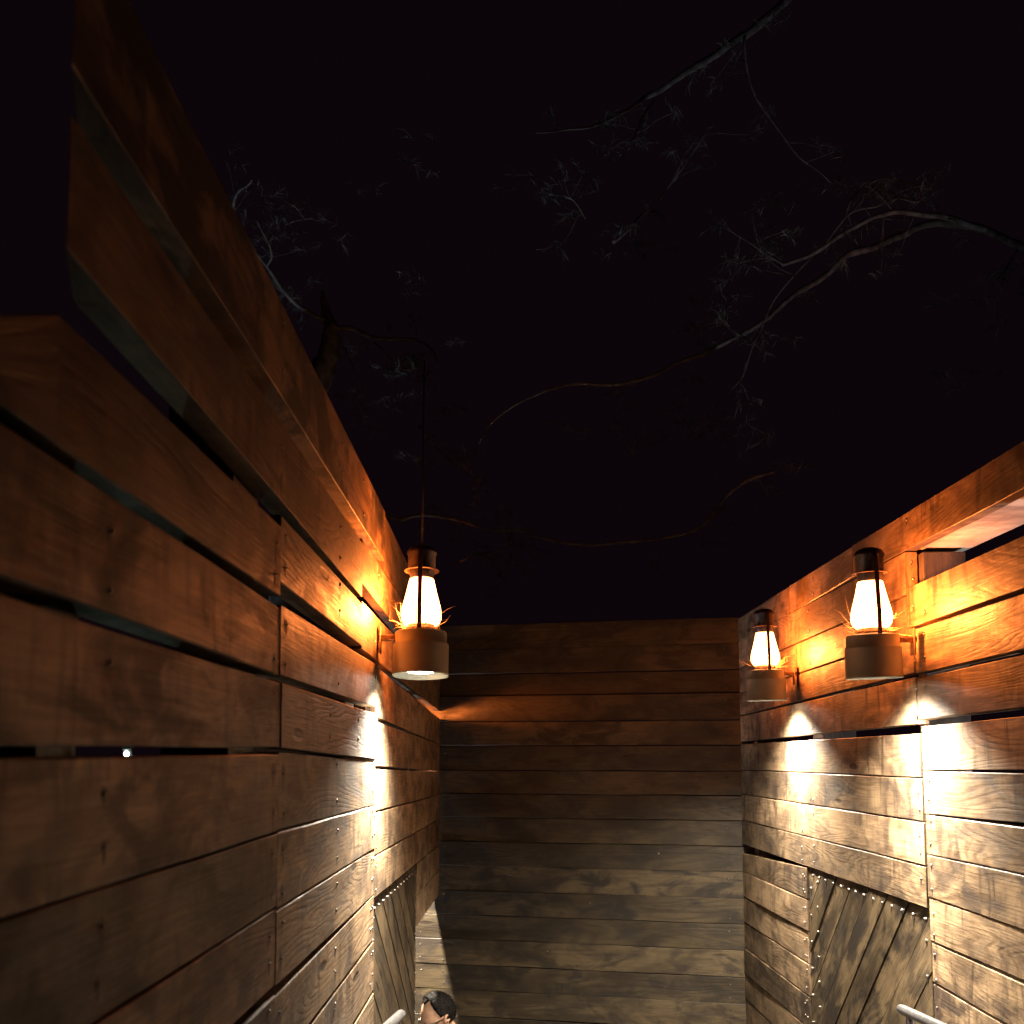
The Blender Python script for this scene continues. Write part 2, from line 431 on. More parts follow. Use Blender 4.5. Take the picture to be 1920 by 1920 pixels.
# ================================================================== RIGHT WALL
right = thing('plank_wall', 'sunlit-orange tall plank wall on the right carrying two glowing lanterns', 'wall', (B, 3.4, 0))
right['label'] = 'tall orange-brown plank wall on the right carrying two glowing lanterns'
RW = lambda: Planks((B, 0, E), (0, 1, 0), (1, 0, 0))
p = RW()
rs = [(1.2, 3.525, .612, .586, .468, .4455), (1.2, 3.465, .452, .434, .312, .2825), (1.2, 3.455, .298, .266, .148, .1265),
      (1.2, 3.43, .128, .1015, -.012, -.043), (1.2, 3.43, -.038, -.046, -.150, -.1865), (1.2, 3.425, -.188, -.189, -.295, -.319),
      (1.2, 3.42, -.305, -.322, -.474, -.458), (1.2, 3.415, -.478, -.461, -.600, -.599), (1.2, 3.41, -.622, -.606, -.775, -.730), (1.2, 3.405, -.785, -.738, -.93, -.885)]
for b in rs: p.plank(*b)
z = -.90
while z > -E: p.plank(1.2, 3.41, z-.03, z, z-.17, z-.145); z -= .152
for b in rs:
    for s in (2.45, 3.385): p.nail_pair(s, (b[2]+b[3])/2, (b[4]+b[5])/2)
p.done('plank_panel', M_WALL, right)
YR = 6.12
p = RW()
rm = [(3.53, YR, .714, .694, .566, .533), (3.53, YR, .558, .527, .420, .383), (3.48, YR, .413, .377, .2885, .250),
      (3.475, YR, .272, .243, .1130, .094), (3.455, YR, .0795, .077, -.0670, -.0720), (3.44, YR, -.0710, -.0765, -.2125, -.2165),
      (3.435, YR, -.2175, -.2215, -.3580, -.3690), (3.43, YR, -.363, -.374, -.4975, -.509)]
for b in rm: p.plank(*b)
for b in rm:
    for s in (3.47, 4.68, 4.87): 
        if s < 4.8 or b[2] < .2: p.nail_pair(s, b[2]-.01*(s-3.4), b[4]-.01*(s-3.4))
p.done('plank_panel', M_WALL, right)
p = RW()
z0, z1 = -.512, -.566
while z0 > -2.7:
    p.plank(4.80, YR, z0, z1, z0-.141, z1-.104 if z0 > -.52 else z1-.141)
    for s in (4.83, 4.86): p.nail_pair(s, z0, z0-.14)
    z1 = z1-.108 if z0 > -.52 else z1-.147
    z0 -= .147
p.done('lower_plank_panel', M_WALL, right, 'narrower dark planks beyond the diagonal boards')
p = RW()
p.diag(3.425, 4.79, -.503, -2.9, -.97, .136, -.503+1.50)
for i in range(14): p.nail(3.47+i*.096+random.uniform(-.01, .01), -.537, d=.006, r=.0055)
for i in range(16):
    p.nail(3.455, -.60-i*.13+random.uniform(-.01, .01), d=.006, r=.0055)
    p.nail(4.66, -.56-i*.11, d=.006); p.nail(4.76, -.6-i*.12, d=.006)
p.done('diagonal_planks', M_DIAG, right, 'dark diagonal boards framed by nail heads')
p = RW(); p.plank(1.2, 4.06, .846, .848, .716, .720, d0=-.003); p.plank(4.075, 5.0, .846, .842, .722, .704, d0=.001); p.plank(5.01, YR, .838, .83, .704, .694, d0=-.002)
for s in (3.5, 3.95, 4.6, 5.5): p.nail_pair(s, .84, .72)
p.done('top_board', M_WALL, right)
p = Planks((B+.046, 0, E), (0, 1, 0), (1, 0, 0)); p.plank(1.2, YR-.05, .772, .765, .729, .722, t=.18, d0=0)
p.done('cap_beam', M_CAPB, right, 'pale beam lying behind the top board')
for (y0, y1) in ((3.50, 3.57), (2.66, 2.79), (4.66, 4.82), (5.9, 6.0)):
    post(right, B+.05, B+.20, y0, y1, -E if y0 < 4 else -2.95, .71)
seal(right)

# ================================================================== BACK WALL
a0 = Vector((-1.9, 6.5+(1.45)*.22, E)); 
back = thing('plank_wall', 'dim horizontal plank wall closing the far end of the passage', 'wall', (.4, 6.3, 0))
dirb = Vector((B-A, 6.10-6.52, 0)).normalized(); org = Vector((A, 6.52, E)); nb = Vector((-dirb.y, dirb.x, 0))
pb = Planks(org, dirb, nb)
edges = [1165, 1213, 1260, 1302, 1352, 1398, 1445, 1489, 1534, 1580, 1626, 1673, 1718, 1764, 1811, 1858, 1906]
def zb(y, yy=6.3): return (1420-y)*yy/1920*1.003
zs = [zb(y) for y in edges]
while zs[-1] > -2.85: zs.append(zs[-1]-.152)
s0 = -1.4; s1 = (B-A)+.12
for i in range(len(zs)-1):
    rec = None
    if i == 2: rec = .032          # one board sits back
    pb.plank(s0, s1, zs[i]-.0015, zs[i]-.0015+random.uniform(-.003, .004), zs[i+1]+.0015, zs[i+1]+.0025, d0=rec if rec else random.uniform(0, .004), wave=.003)
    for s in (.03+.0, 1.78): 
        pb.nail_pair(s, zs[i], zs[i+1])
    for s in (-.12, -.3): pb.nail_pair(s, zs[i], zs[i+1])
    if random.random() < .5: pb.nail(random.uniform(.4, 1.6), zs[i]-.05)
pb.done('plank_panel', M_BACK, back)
for s in (-1.3, -.2, 1.96):
    c = org+dirb*s+nb*.11
    post(back, c.x-.05, c.x+.05, c.y-.03, c.y+.03, -2.95, .78)
seal(back)

# ================================================================== GROUND, LANDING, STEPS
def structure(name, bm, mat):
    o = obj(name, bm, mat); o['kind'] = 'structure'; return o
GZ = -1.36
bm = bmesh.new()
n = 24
vs = [[bm.verts.new(((i/n-.5)*300, (j/n-.35)*300, GZ-.004)) for i in range(n+1)] for j in range(n+1)]
for j in range(n):
    for i in range(n): bm.faces.new((vs[j][i], vs[j][i+1], vs[j+1][i+1], vs[j+1][i]))
structure('ground', bm, M_GROUND)
bm = bmesh.new(); box(bm, A+.002, B-.002, -3, 3.4, GZ, 0.0); structure('landing', bm, M_CONC)
bm = bmesh.new()
for i in range(8): box(bm, A+.002, B-.002, 3.402+i*.24, 3.402+(i+1)*.24-.0005, GZ, -(i+1)*.17+.0)
structure('steps', bm, M_CONC)

# ================================================================== LANTERNS
def make_lantern(label):
    t = thing('lantern', label, 'lantern', group='wall lanterns with downlights')
    bm = bmesh.new()     # can, open at the bottom with a turned-in rim
    lathe(bm, [(.050, .020), (.086, .012), (.090, .000), (.0935, .000), (.0935, .006), (.0915, .008), (.0915, .101), (.0905, .105), (.0855, .107), (.0855, .140), (.0835, .145), (.060, .149), (.042, .152), (.040, .165)], 56)
    lathe(bm, [(.0, .022), (.052, .0205)], 56)
    c = obj('can', bm, M_CAN, t)
    bm = bmesh.new(); lathe(bm, [(.0001, .013), (.044, .014), (.046, .017), (.0001, .019)], 40); obj('downlight', bm, M_LENS, c)
    bm = bmesh.new()
    lathe(bm, [(.046, .150), (.048, .158), (.044, .160), (.044, .172), (.030, .173)], 40)
    for k in range(24):
        a = 2*math.pi*k/24; tube(bm, [(.047*math.cos(a), .047*math.sin(a), .149), (.047*math.cos(a), .047*math.sin(a), .162)], .0022, 5)
    obj('burner', bm, M_COLLAR, t)
    bm = bmesh.new()
    prof = [(.048, .168), (.058, .175), (.065, .188), (.0675, .203), (.066, .218), (.0615, .238), (.0555, .260), (.050, .282), (.0455, .302), (.041, .322), (.0385, .328)]
    lathe(bm, prof, 48); obj('globe', bm, M_GLOBE, t)
    bm = bmesh.new()
    lathe(bm, [(.036, .326), (.040, .327), (.040, .348), (.043, .352), (.043, .356), (.046, .360), (.046, .408), (.050, .412), (.050, .418), (.040, .432), (.020, .440), (.0001, .442)], 44)
    obj('chimney_hood', bm, M_DARK, t)
    bm = bmesh.new(); lathe(bm, [(.040, .3545), (.058, .3535), (.0585, .355), (.040, .3575)], 44); obj('flange', bm, M_COLLAR, t)
    for sgn in (-1, 1):
        bm = bmesh.new()
        path = spline([(0, sgn*.072, .146), (0, sgn*.074, .17), (0, sgn*.073, .22), (0, sgn*.068, .29), (0, sgn*.063, .35), (0, sgn*.056, .40), (0, sgn*.040, .428)], 4)
        prev = None
        for i, q in enumerate(path):
            w = .0072; tk = .0018; n_ = Vector((0, sgn, .1)).normalized()
            r = [bm.verts.new(q+Vector((sx*w, 0, 0))+n_*sy*tk) for sx, sy in ((-1, -1), (1, -1), (1, 1), (-1, 1))]
            if prev:
                for k in range(4): bm.faces.new((prev[k], prev[(k+1) % 4], r[(k+1) % 4], r[k]))
            else: bm.faces.new(r)
            prev = r
        bm.faces.new(prev); bmesh.ops.recalc_face_normals(bm, faces=bm.faces)
        obj('side_strap', bm, M_DARK, t)
    # wall bracket, towards local +X (the wall)
    bm = bmesh.new(); box(bm, .075, .146, -.012, .012, .118, .136); box(bm, .132, .1375, -.022, .022, .075, .165)
    bmesh.ops.bevel(bm, geom=bm.edges[:], offset=.0015, segments=1, affect='EDGES'); obj('wall_bracket', bm, M_COLLAR, t)
    return t
def straw(t, seed, n=34, side=1):
    rnd = random.Random(seed); bm = bmesh.new()
    for i in range(n):
        a = rnd.uniform(0, 6.28); r = rnd.uniform(.045, .08); z = rnd.choice((.155, .16, .165, .175, .20))
        p0 = Vector((r*math.cos(a), r*math.sin(a), z))
        d = Vector((math.cos(a+rnd.uniform(-1.4, 1.4)), math.sin(a+rnd.uniform(-1.4, 1.4)), rnd.uniform(-.25, .9))).normalized()
        l = rnd.uniform(.025, .07)*(1.9 if rnd.random() < .15 else 1); k = Vector((rnd.uniform(-1, 1), rnd.uniform(-1, 1), rnd.uniform(-1, 1)))*.5
        tube(bm, [p0-d*l*.3, p0+d*l*.3+k*l*.2, p0+d*l*.7+k*l*.1, p0+(d+k)*l], [.0010, .0009, .0007, .0004], 5)
    obj('straw', bm, M_STRAW, t)
spot_d = bpy.data.lights.new('downlight_beam', 'SPOT'); spot_d.energy = P_SPOT; spot_d.color = COOL
spot_d.spot_size = R(141); spot_d.spot_blend = 1.0; spot_d.shadow_soft_size = .04
glow_d = bpy.data.lights.new('added_wall_glow', 'SPOT'); glow_d.energy = P_GLOBE; glow_d.color = WARM; glow_d.shadow_soft_size = .035
glow_d.spot_size = R(178); glow_d.spot_blend = .35       # added one-sided spot for the globe's light, reaching only its own wall
glow_l = glow_d.copy(); glow_l.energy = P_GLOBE*1.7
spot_b = spot_d.copy(); spot_b.energy = P_SPOT*2.3
def place(t, loc, rot, seed, sd=None):
    t.location = loc; t.rotation_euler = rot
    straw(t, seed)
    s = bpy.data.objects.new('downlight_beam', sd or spot_d); COL.objects.link(s); s.parent = t; s.location = (0, 0, .009)
    g = bpy.data.objects.new('added_wall_glow', glow_l if seed == 3 else glow_d); COL.objects.link(g); g.parent = t; g.location = (0, 0, .225); g.rotation_euler = (0, R(-90), 0)
ZL = E+.267
protoL = make_lantern('lit barn lantern on the left plank wall, the only one hung there')
def copy_tree(o, parent=None):
    c = o.copy(); COL.objects.link(c); c.parent = parent
    for ch in list(o.children): copy_tree(ch, c)
    return c
l2 = copy_tree(protoL); l3 = copy_tree(protoL); l4 = copy_tree(protoL)
l2['label'] = 'nearer and larger of the two lit lanterns on the right plank wall'
l3['label'] = 'smaller lit lantern farther along the right wall, beside the dim back wall'
l4['label'] = 'lit lantern on the hidden outer side of the left wall, by the doorway'
place(protoL, (A+.143, 3.36, ZL), (R(4.2), 0, math.pi), 3)
protoL.rotation_euler = (Matrix.Rotation(R(-4.2), 3, 'X') @ Matrix.Rotation(math.pi, 3, 'Z')).to_euler()
bm = bmesh.new(); tube(bm, [(0, 0, .44), (0, 0, .7), (.001, 0, .9), (0, 0, 1.1)], .0028, 8); obj('hanging_rod', bm, M_DARK, protoL)
place(l2, (B-.158, 3.42, ZL-.004), (0, 0, 0), 11)
l2.rotation_euler = (Matrix.Rotation(R(2.0), 3, 'X') @ Matrix.Rotation(R(-1.6), 3, 'Y')).to_euler()
place(l3, (B-.150, 4.88, ZL+.002), (0, 0, 0), 19)
l3.rotation_euler = (Matrix.Rotation(R(1.6), 3, 'X') @ Matrix.Rotation(R(-1.0), 3, 'Y')).to_euler()
place(l4, (A-.21, 6.14, E+.03), (0, 0, 0), 23, spot_b)

# ================================================================== OUTSIDE LAMPS (seen through the slots)
gl = thing('garden_lamp', 'small bright lamp shining through the slot in the left wall like a star', 'lamp', at(237, 1413.5, 3.4))
bm = bmesh.new(); bmesh.ops.create_icosphere(bm, subdivisions=2, radius=.008); obj('bulb', bm, M_FLOODL, gl)
bm = bmesh.new(); lathe(bm, [(.0001, .012), (.012, .0115), (.014, .02), (.014, .05), (.006, .06), (.0001, .06)], 20); obj('lamp_housing', bm, M_DARK, gl)
bm = bmesh.new(); tube(bm, [(0, .03, .05), (0, .03, -(gl.location.z-GZ))], .012, 8); tube(bm, [(0, .03, .045), (0, .0, .045)], .006, 8); obj('pole', bm, M_DARK, gl)
d = bpy.data.lights.new('lamp_light', 'POINT'); d.energy = .8; d.color = (.72, 1.0, .72); d.shadow_soft_size = .02
o = bpy.data.objects.new('lamp_light', d); COL.objects.link(o); o.parent = gl; o.location = (.0, 0, -.014)

fl = thing('floodlight', 'small floodlight on the ground outside the right wall pointing up at the trees', 'floodlight', (2.5, 2.2, GZ))
bm = bmesh.new(); box(bm, -.12, .12, -.04, .04, .12, .30); bmesh.ops.bevel(bm, geom=bm.edges[:], offset=.01, segments=2, affect='EDGES'); hs = obj('housing', bm, M_DARK, fl)
hs.rotation_euler = (R(-60), 0, 0)
bm = bmesh.new(); box(bm, -.10, .10, .0402, .044, .14, .28); obj('lens', bm, M_FLOODR, hs)
bm = bmesh.new(); tube(bm, [(-.14, 0, .15), (-.14, 0, 0), (.14, 0, 0), (.14, 0, .15)], .008, 6); obj('stand', bm, M_DARK, fl)
d = bpy.data.lights.new('flood_beam', 'SPOT'); d.energy = 420; d.color = (1.0, .96, .95); d.spot_size = R(66); d.spot_blend = 1; d.shadow_soft_size = .05
o = bpy.data.objects.new('flood_beam', d); COL.objects.link(o); o.parent = fl; o.location = (0, .25, .40)
o.rotation_euler = (Vector((-.9, .8, 3.3))).to_track_quat('-Z', 'Y').to_euler()

def flood(label, loc, aim, power, mat, col):
    fl = thing('floodlight', label, 'floodlight', loc)
    bm = bmesh.new(); box(bm, -.12, .12, -.04, .04, .12, .30); bmesh.ops.bevel(bm, geom=bm.edges[:], offset=.01, segments=2, affect='EDGES'); hs = obj('housing', bm, M_DARK, fl)
    hs.rotation_euler = (R(-60), 0, 0)
    bm = bmesh.new(); box(bm, -.10, .10, .0402, .044, .14, .28); obj('lens', bm, mat, hs)
    bm = bmesh.new(); tube(bm, [(-.14, 0, .15), (-.14, 0, 0), (.14, 0, 0), (.14, 0, .15)], .008, 6); obj('stand', bm, M_DARK, fl)
    d = bpy.data.lights.new('flood_beam', 'SPOT'); d.energy = power; d.color = col; d.spot_size = R(110); d.spot_blend = .6; d.shadow_soft_size = .05
    o = bpy.data.objects.new('flood_beam', d); COL.objects.link(o); o.parent = fl; o.location = (0, .25, .40)
    o.rotation_euler = Vector(aim).to_track_quat('-Z', 'Y').to_euler()
flood('small floodlight on the ground outside the left wall aimed up into the twigs', (-2.3, 6.6, GZ), (.7, .2, 3.8), 480, M_FLOODR, (.8, .92, 1.0))

# ================================================================== HANDRAILS
def handrail(x, side, y_end, z_end, slope, label):
    t = thing('handrail', label, 'handrail', (x, y_end, 0), group='metal handrails at the foot of the photo')
    bm = bmesh.new()
    pts = [(0, yy-y_end, E+z_end+(y_end-yy)*slope) for yy in (.9, 1.5, 2.2, 2.9, y_end-.02, y_end)]
    tube(bm, pts, [.0165]*4+[.0165, .0135], 20); obj('rail', bm, M_RAIL, t)
    for k, yy in enumerate((y_end-.05, 1.6)):
        bm = bmesh.new(); zz = E+z_end+(y_end-yy)*slope
        tube(bm, [(side*.012, yy-y_end, zz-.012), (side*.012, yy-y_end, .0)], .013, 14); obj('post', bm, M_DARK, t)
    return t
handrail(A+.082, -1, 3.42, -.838, .15, 'grey metal handrail by the left wall, its end just left of the person')
handrail(B-.085, 1, 3.46, -.830, .07, 'shiny grey metal handrail ending in front of the diagonal boards on the right')

# ================================================================== PERSON
def person():
    PX, PY = -.375, 5.62; GR = GZ
    top = E-1.262
    t = thing('person', 'person with short dark hair and black glasses looking down by the left wall opening', 'person', (PX, PY, GR), (0, 0, 0))
    H = top-GR
    face = R(212)                                   # heading of the face in the XY plane (towards -X, a little towards the camera)
    # body -------------------------------------------------
    me = bpy.data.meshes.new('body'); bm = bmesh.new(); sk = bm.verts.layers.skin.verify()
    def V(x, y, z, r, ry=None):
        v = bm.verts.new((x, y, z)); v[sk].radius = (r, ry or r); return v
    k = H/1.72
    pel = V(0, 0, .96*k, .135, .10); v1 = V(0, 0, 1.10*k, .125, .095); v2 = V(0, -.0, 1.25*k, .145, .10); v3 = V(0, 0, 1.38*k, .15, .09); nk = V(0.0, 0.0, 1.45*k, .062); hd = V(0, .02, 1.52*k, .055)
    v3b = hd
    for a, b in ((pel, v1), (v1, v2), (v2, v3), (v3, nk), (nk, hd)): bm.edges.new((a, b))
    for s in (-1, 1):
        hp = V(s*.095, 0, .88*k, .095); kn = V(s*.10, .03+.05*s, .50*k, .062); an = V(s*.10, -.02+.08*s, .09*k, .042); to = V(s*.11, .12+.08*s, .04*k, .038)
        for a, b in ((pel, hp), (hp, kn), (kn, an), (an, to)): bm.edges.new((a, b))
        sh = V(s*.175, 0, 1.38*k, .062); el = V(s*.24, -.03, 1.10*k, .043); wr = V(s*.235, .06, .87*k, .028); pa = V(s*.23, .085, .80*k, .034, .018)
        for a, b in ((v3, sh), (sh, el), (el, wr), (wr, pa)): bm.edges.new((a, b))
    bm.to_mesh(me); bm.free()
    body = bpy.data.objects.new('body', me); COL.objects.link(body); body.parent = t
    me.materials.append(M_JACKET)
    sm = body.modifiers.new('skin', 'SKIN'); sm.use_smooth_shade = True
    body.modifiers.new('sub', 'SUBSURF').levels = 2; body.modifiers['sub'].render_levels = 2
    body.rotation_euler = (0, 0, face-math.pi/2)
    # hands --------------------------------------------------
    for s in (-1, 1):
        bm = bmesh.new(); base = Vector((s*.23, .09, .80*k))
        lathe(bm, [(.0001, 0), (.02, .005), (.036, .03), (.038, .06), (.030, .09), (.0001, .10)], 14)
        bmesh.ops.scale(bm, vec=(.42, 1, 1), verts=bm.verts); bmesh.ops.translate(bm, vec=base-Vector((0, 0, .085)), verts=bm.verts)
        for q in range(4):
            y0 = -.027+q*.018; l = (.060, .074, .070, .055)[q]
            f0 = base+Vector((0, y0, -.065)); tube(bm, [f0, f0+Vector((-s*.006, 0, -l*.45)), f0+Vector((-s*.018, 0, -l*.8)), f0+Vector((-s*.03, 0, -l))], [.009, .0085, .0078, .005], 8)
        f0 = base+Vector((0, .03, -.03)); tube(bm, [f0, f0+Vector((-s*.01, .025, -.02)), f0+Vector((-s*.02, .035, -.05))], [.012, .010, .007], 8)
        o = obj('hand', bm, M_SKIN, body, True)
    # head ---------------------------------------------------- local: +Y is the face
    hroot = bpy.data.objects.new('head', None)
    def headpt(th, ph, off=0.0):
        # th azimuth from +Y, ph elevation
        x, y, z = math.sin(th)*math.cos(ph), math.cos(th)*math.cos(ph), math.sin(ph)
        rx, ry, rz = .076, .098, .118
        q = Vector((x*rx, y*ry, z*rz))
        if z < 0:
            w = 1+z*.42; q.x *= w
            q.y = q.y*(1+z*.22)+(.018*(-z) if y > 0 else 0)
        if y > .3 and z > 0: q.y -= .012*z
        fr = max(0, y)
        q.y += .024*math.exp(-((th/.16)**2))*math.exp(-(((ph+.22)/.16)**2))*fr          # nose
        q.y += .006*math.exp(-((abs(th)-.35)/.25)**2)*math.exp(-((ph-.10)/.10)**2)*fr   # brow
        q.y -= .008*math.exp(-((abs(th)-.38)/.16)**2)*math.exp(-((ph+.05)/.09)**2)*fr   # eye socket
        q.y += .007*math.exp(-(th/.30)**2)*math.exp(-((ph+.55)/.08)**2)*fr              # lips
        q.y += .010*math.exp(-(th/.30)**2)*math.exp(-((ph+.98)/.16)**2)*fr              # chin
        if off: q += Vector((x, y, z)).normalized()*off
        return q
    def shell(bm, off, cond=None, nu=64, nv=44, rough=0):
        g = {}
        for j in range(nv+1):
            ph = -math.pi/2+math.pi*j/nv
            for i in range(nu):
                th = -math.pi+2*math.pi*i/nu
                o_ = off
                if rough: o_ = off+rough*noise.noise((th*6*math.cos(ph), ph*7, 1.3))+rough*.6*random.uniform(-1, 1)
                if cond and not cond(th, ph): o_ = -.006
                g[i, j] = bm.verts.new(headpt(th, ph, o_))
        for j in range(nv):
            for i in range(nu):
                ip = (i+1) % nu
                if cond:
                    c = [cond(-math.pi+2*math.pi*a/nu, -math.pi/2+math.pi*b/nv) for a, b in ((i, j), (i+1, j), (i+1, j+1), (i, j+1))]
                    if not any(c): continue
                f = bm.faces.new((g[i, j], g[ip, j], g[ip, j+1], g[i, j+1])); f.smooth = True
        bmesh.ops.delete(bm, geom=[v for v in bm.verts if not v.link_faces], context='VERTS')
        bmesh.ops.remove_doubles(bm, verts=bm.verts, dist=.0004)
    bm = bmesh.new(); shell(bm, 0)
    tube(bm, [(0, -.015, -.07), (0, -.03, -.15)], [.052, .056], 20)
    head = obj('head', bm, M_SKIN, t)
    head.location = (0, 0, H-.118); head.rotation_euler = (Matrix.Rotation(face-math.pi/2, 3, 'Z') @ Matrix.Rotation(R(-22), 3, 'X')).to_euler()
    def hair_c(th, ph):
        a = abs(th)
        if a < .80: return ph > .98-.10*math.cos(a*4)
        if a < 1.35: return ph > .92-(a-.80)*1.35
        return ph > (.12 if a < 1.75 else -.38)
    bm = bmesh.new(); shell(bm, .009, hair_c, 110, 76, .0025)
    for i in range(3500):
        th = random.uniform(-math.pi, math.pi); ph = math.asin(random.uniform(-.3, 1))
        if not hair_c(th, ph): continue
        p0 = headpt(th, ph, .007); nrm = p0.normalized(); dr = (nrm*1.0+Vector((random.uniform(-.7, .7), random.uniform(-1.0, .3), random.uniform(-.3, .5)))).normalized()
        l = random.uniform(.008, .018); sd = nrm.cross(dr).normalized()*.0008
        a_, b_, c_ = bm.verts.new(p0-sd), bm.verts.new(p0+sd), bm.verts.new(p0+dr*l); bm.faces.new((a_, b_, c_))
    obj('hair', bm, M_HAIR, head)
    for s in (-1, 1):
        bm = bmesh.new(); pts = []
        for i in range(13):
            a = i/12*math.pi*1.75-.6; pts.append((0, math.cos(a)*.017, math.sin(a)*.029))
        tube(bm, pts, [.006]*10+[.005, .004, .003], 8)
        lathe(bm, [(.0001, -.003), (.016, -.001), (.018, .002), (.0001, .004)], 14)
        for v in bm.verts: pass
        e = obj('ear', bm, M_SKIN, head, True); e.location = (s*.074, -.008, -.018); e.rotation_euler = (0, R(18*s), R(-22*s))
        bm = bmesh.new(); bmesh.ops.create_uvsphere(bm, u_segments=16, v_segments=10, radius=.0115); e = obj('eye', bm, M_EYE, head, True); e.location = (s*.031, .078, -.006)
    bm = bmesh.new()
    for s in (-1, 1):
        ring = [(s*.031+.023*math.cos(a), .094-.012*abs(math.cos(a)) if False else .096, -.008+.017*math.sin(a)) for a in [2*math.pi*i/24 for i in range(25)]]
        tube(bm, ring, .0022, 6, False)
        tube(bm, [(s*.053, .096, .0), (s*.070, .085, .002), (s*.078, .04, .001), (s*.080, -.002, .0), (s*.078, -.02, -.012)], .0030, 6)
    tube(bm, [(-.009, .098, -.006), (0, .102, -.003), (.009, .098, -.006)], .002, 6)
    obj('glasses', bm, M_BLACK, head)
    return t
person()

# ================================================================== TREES
def branch(bm, pix, d0, d1, r0, r1):
    n = len(pix); rn = random.Random(len(pix)*7+int(pix[0][0]))
    pts = []
    for i, (x, y) in enumerate(pix):
        f = i/(n-1); pts.append(at(x, y, d0+(d1-d0)*f))
    pts = spline(pts, 5); m = len(pts)
    pts = [q+Vector((noise.noise(q*4), noise.noise(q*4+Vector((5, 5, 5))), noise.noise(q*4+Vector((9, 1, 3)))))*.03 for q in pts]
    tube(bm, pts, [r0+(r1-r0)*i/(m-1) for i in range(m)], 7, jit=.22)
    return pts
def twigs(bm, pts, n, l, r=.0022, seed=1):
    rn = random.Random(seed); tips = []
    for i in range(n):
        k = rn.randrange(1, len(pts)-1); p0 = pts[k]; t = (pts[k+1]-pts[k-1]).normalized()
        d = (t*rn.uniform(.2, 1)+Vector((rn.uniform(-1, 1), rn.uniform(-1, 1), rn.uniform(-1, 1)))).normalized()
        ll = l*rn.uniform(.4, 1.2); q = [p0]
        for j in range(4):
            d = (d+Vector((rn.uniform(-1, 1), rn.uniform(-1, 1), rn.uniform(-1, 1)))*.28).normalized(); q.append(q[-1]+d*ll/4)
        tube(bm, q, [r, r*.9, r*.75, r*.6, r*.4], 5); tips.append(q[-1])
    return tips
def tuft(bm, c, rad, n, seed, ln=.10, flat=.6):
    rn = random.Random(seed)
    hubs = [c+Vector((rn.gauss(0, 1), rn.gauss(0, 1), rn.gauss(0, flat)))*rad*.5 for _ in range(max(2, n//22))]
    for h in hubs:
        ax = Vector((rn.uniform(-1, 1), rn.uniform(-1, 1), rn.uniform(-.3, .3))).normalized()
        for i in range(30):
            p0 = h+ax*rn.uniform(-.07, .07)
            d = (ax*rn.uniform(.3, 1)+Vector((rn.uniform(-1, 1), rn.uniform(-1, 1), rn.uniform(-1, 1)))*.7).normalized()
            l = ln*rn.uniform(.5, 1.1); s = d.orthogonal().normalized()
            s = (Matrix.Rotation(rn.uniform(0, 6.28), 3, d) @ s)*.0009
            m_ = p0+d*l*.5+Vector((0, 0, -.06*l)); e = p0+d*l+Vector((0, 0, -.25*l))
            a1, a2, b1, b2, c1 = [bm.verts.new(q) for q in (p0-s, p0+s, m_-s, m_+s, e)]
            bm.faces.new((a1, a2, b2, b1)); bm.faces.new((b1, b2, c1))
# left tree: trunk stands behind the left wall
tl = thing('pine_tree', 'dark tree rising behind the left wall, pale twigs catching some light', 'tree', (0, 0, 0), group='trees over the passage')
bm = bmesh.new()
base = Vector((at(560, 900, 7.2).x, at(560, 900, 7.2).y, GZ))
tr = spline([base, at(540, 1150, 7.2), at(556, 900, 7.2), at(572, 760, 7.2), at(603, 700, 7.2), at(616, 660, 7.2), at(622, 620, 7.2), at(612, 590, 7.25), at(605, 547, 7.3)], 6)
m = len(tr); tube(bm, tr, [.13*(1-i/(m-1))**.75+.012 for i in range(m)], 10, jit=.15)
obj('trunk', bm, M_BARK, tl)
bm = bmesh.new()
LB = [([(622, 612), (660, 616), (700, 630), (740, 638), (780, 636), (806, 652), (820, 680)], 7.2, 6.8, .020, .006),
      ([(612, 600), (560, 575), (500, 500), (450, 440), (438, 395), (446, 358), (471, 336)], 7.2, 6.0, .016, .006),
      ([(500, 500), (505, 480), (492, 440), (485, 418)], 6.6, 6.3, .008, .003),
      ([(535, 425), (560, 413), (590, 410)], 6.6, 6.4, .005, .003),
      ([(572, 560), (545, 555), (520, 535), (497, 520)], 7.1, 6.9, .007, .004),
      ([(632, 632), (655, 675), (678, 725), (684, 772)], 7.2, 7.0, .006, .003),
      ([(585, 760), (640, 860), (725, 967), (785, 967), (845, 972), (905, 988), (960, 990)], 7.3, 6.8, .02, .007),
      ([(785, 800), (830, 850), (870, 872), (900, 910), (925, 940)], 7.0, 6.8, .009, .004),
      ([(700, 640), (740, 690), (770, 690)], 7.0, 6.9, .007, .003),
      ([(960, 990), (958, 1035), (953, 1048), (961, 1064)], 6.8, 6.7, .007, .005),
      ([(860, 1055), (890, 1038), (940, 1026), (960, 990)], 6.9, 6.8, .006, .008),
      ([(1450, 884), (1400, 905), (1362, 930), (1338, 962), (1308, 990), (1250, 1010), (1180, 1016), (1100, 1018), (1020, 1008), (960, 990)], 6.6, 6.8, .012, .008)]
tips = []
for i, b in enumerate(LB):
    q = branch(bm, *b); tips += twigs(bm, q, 7, .22, .002, i+5)
obj('branches', bm, M_BARK, tl)
bm = bmesh.new()
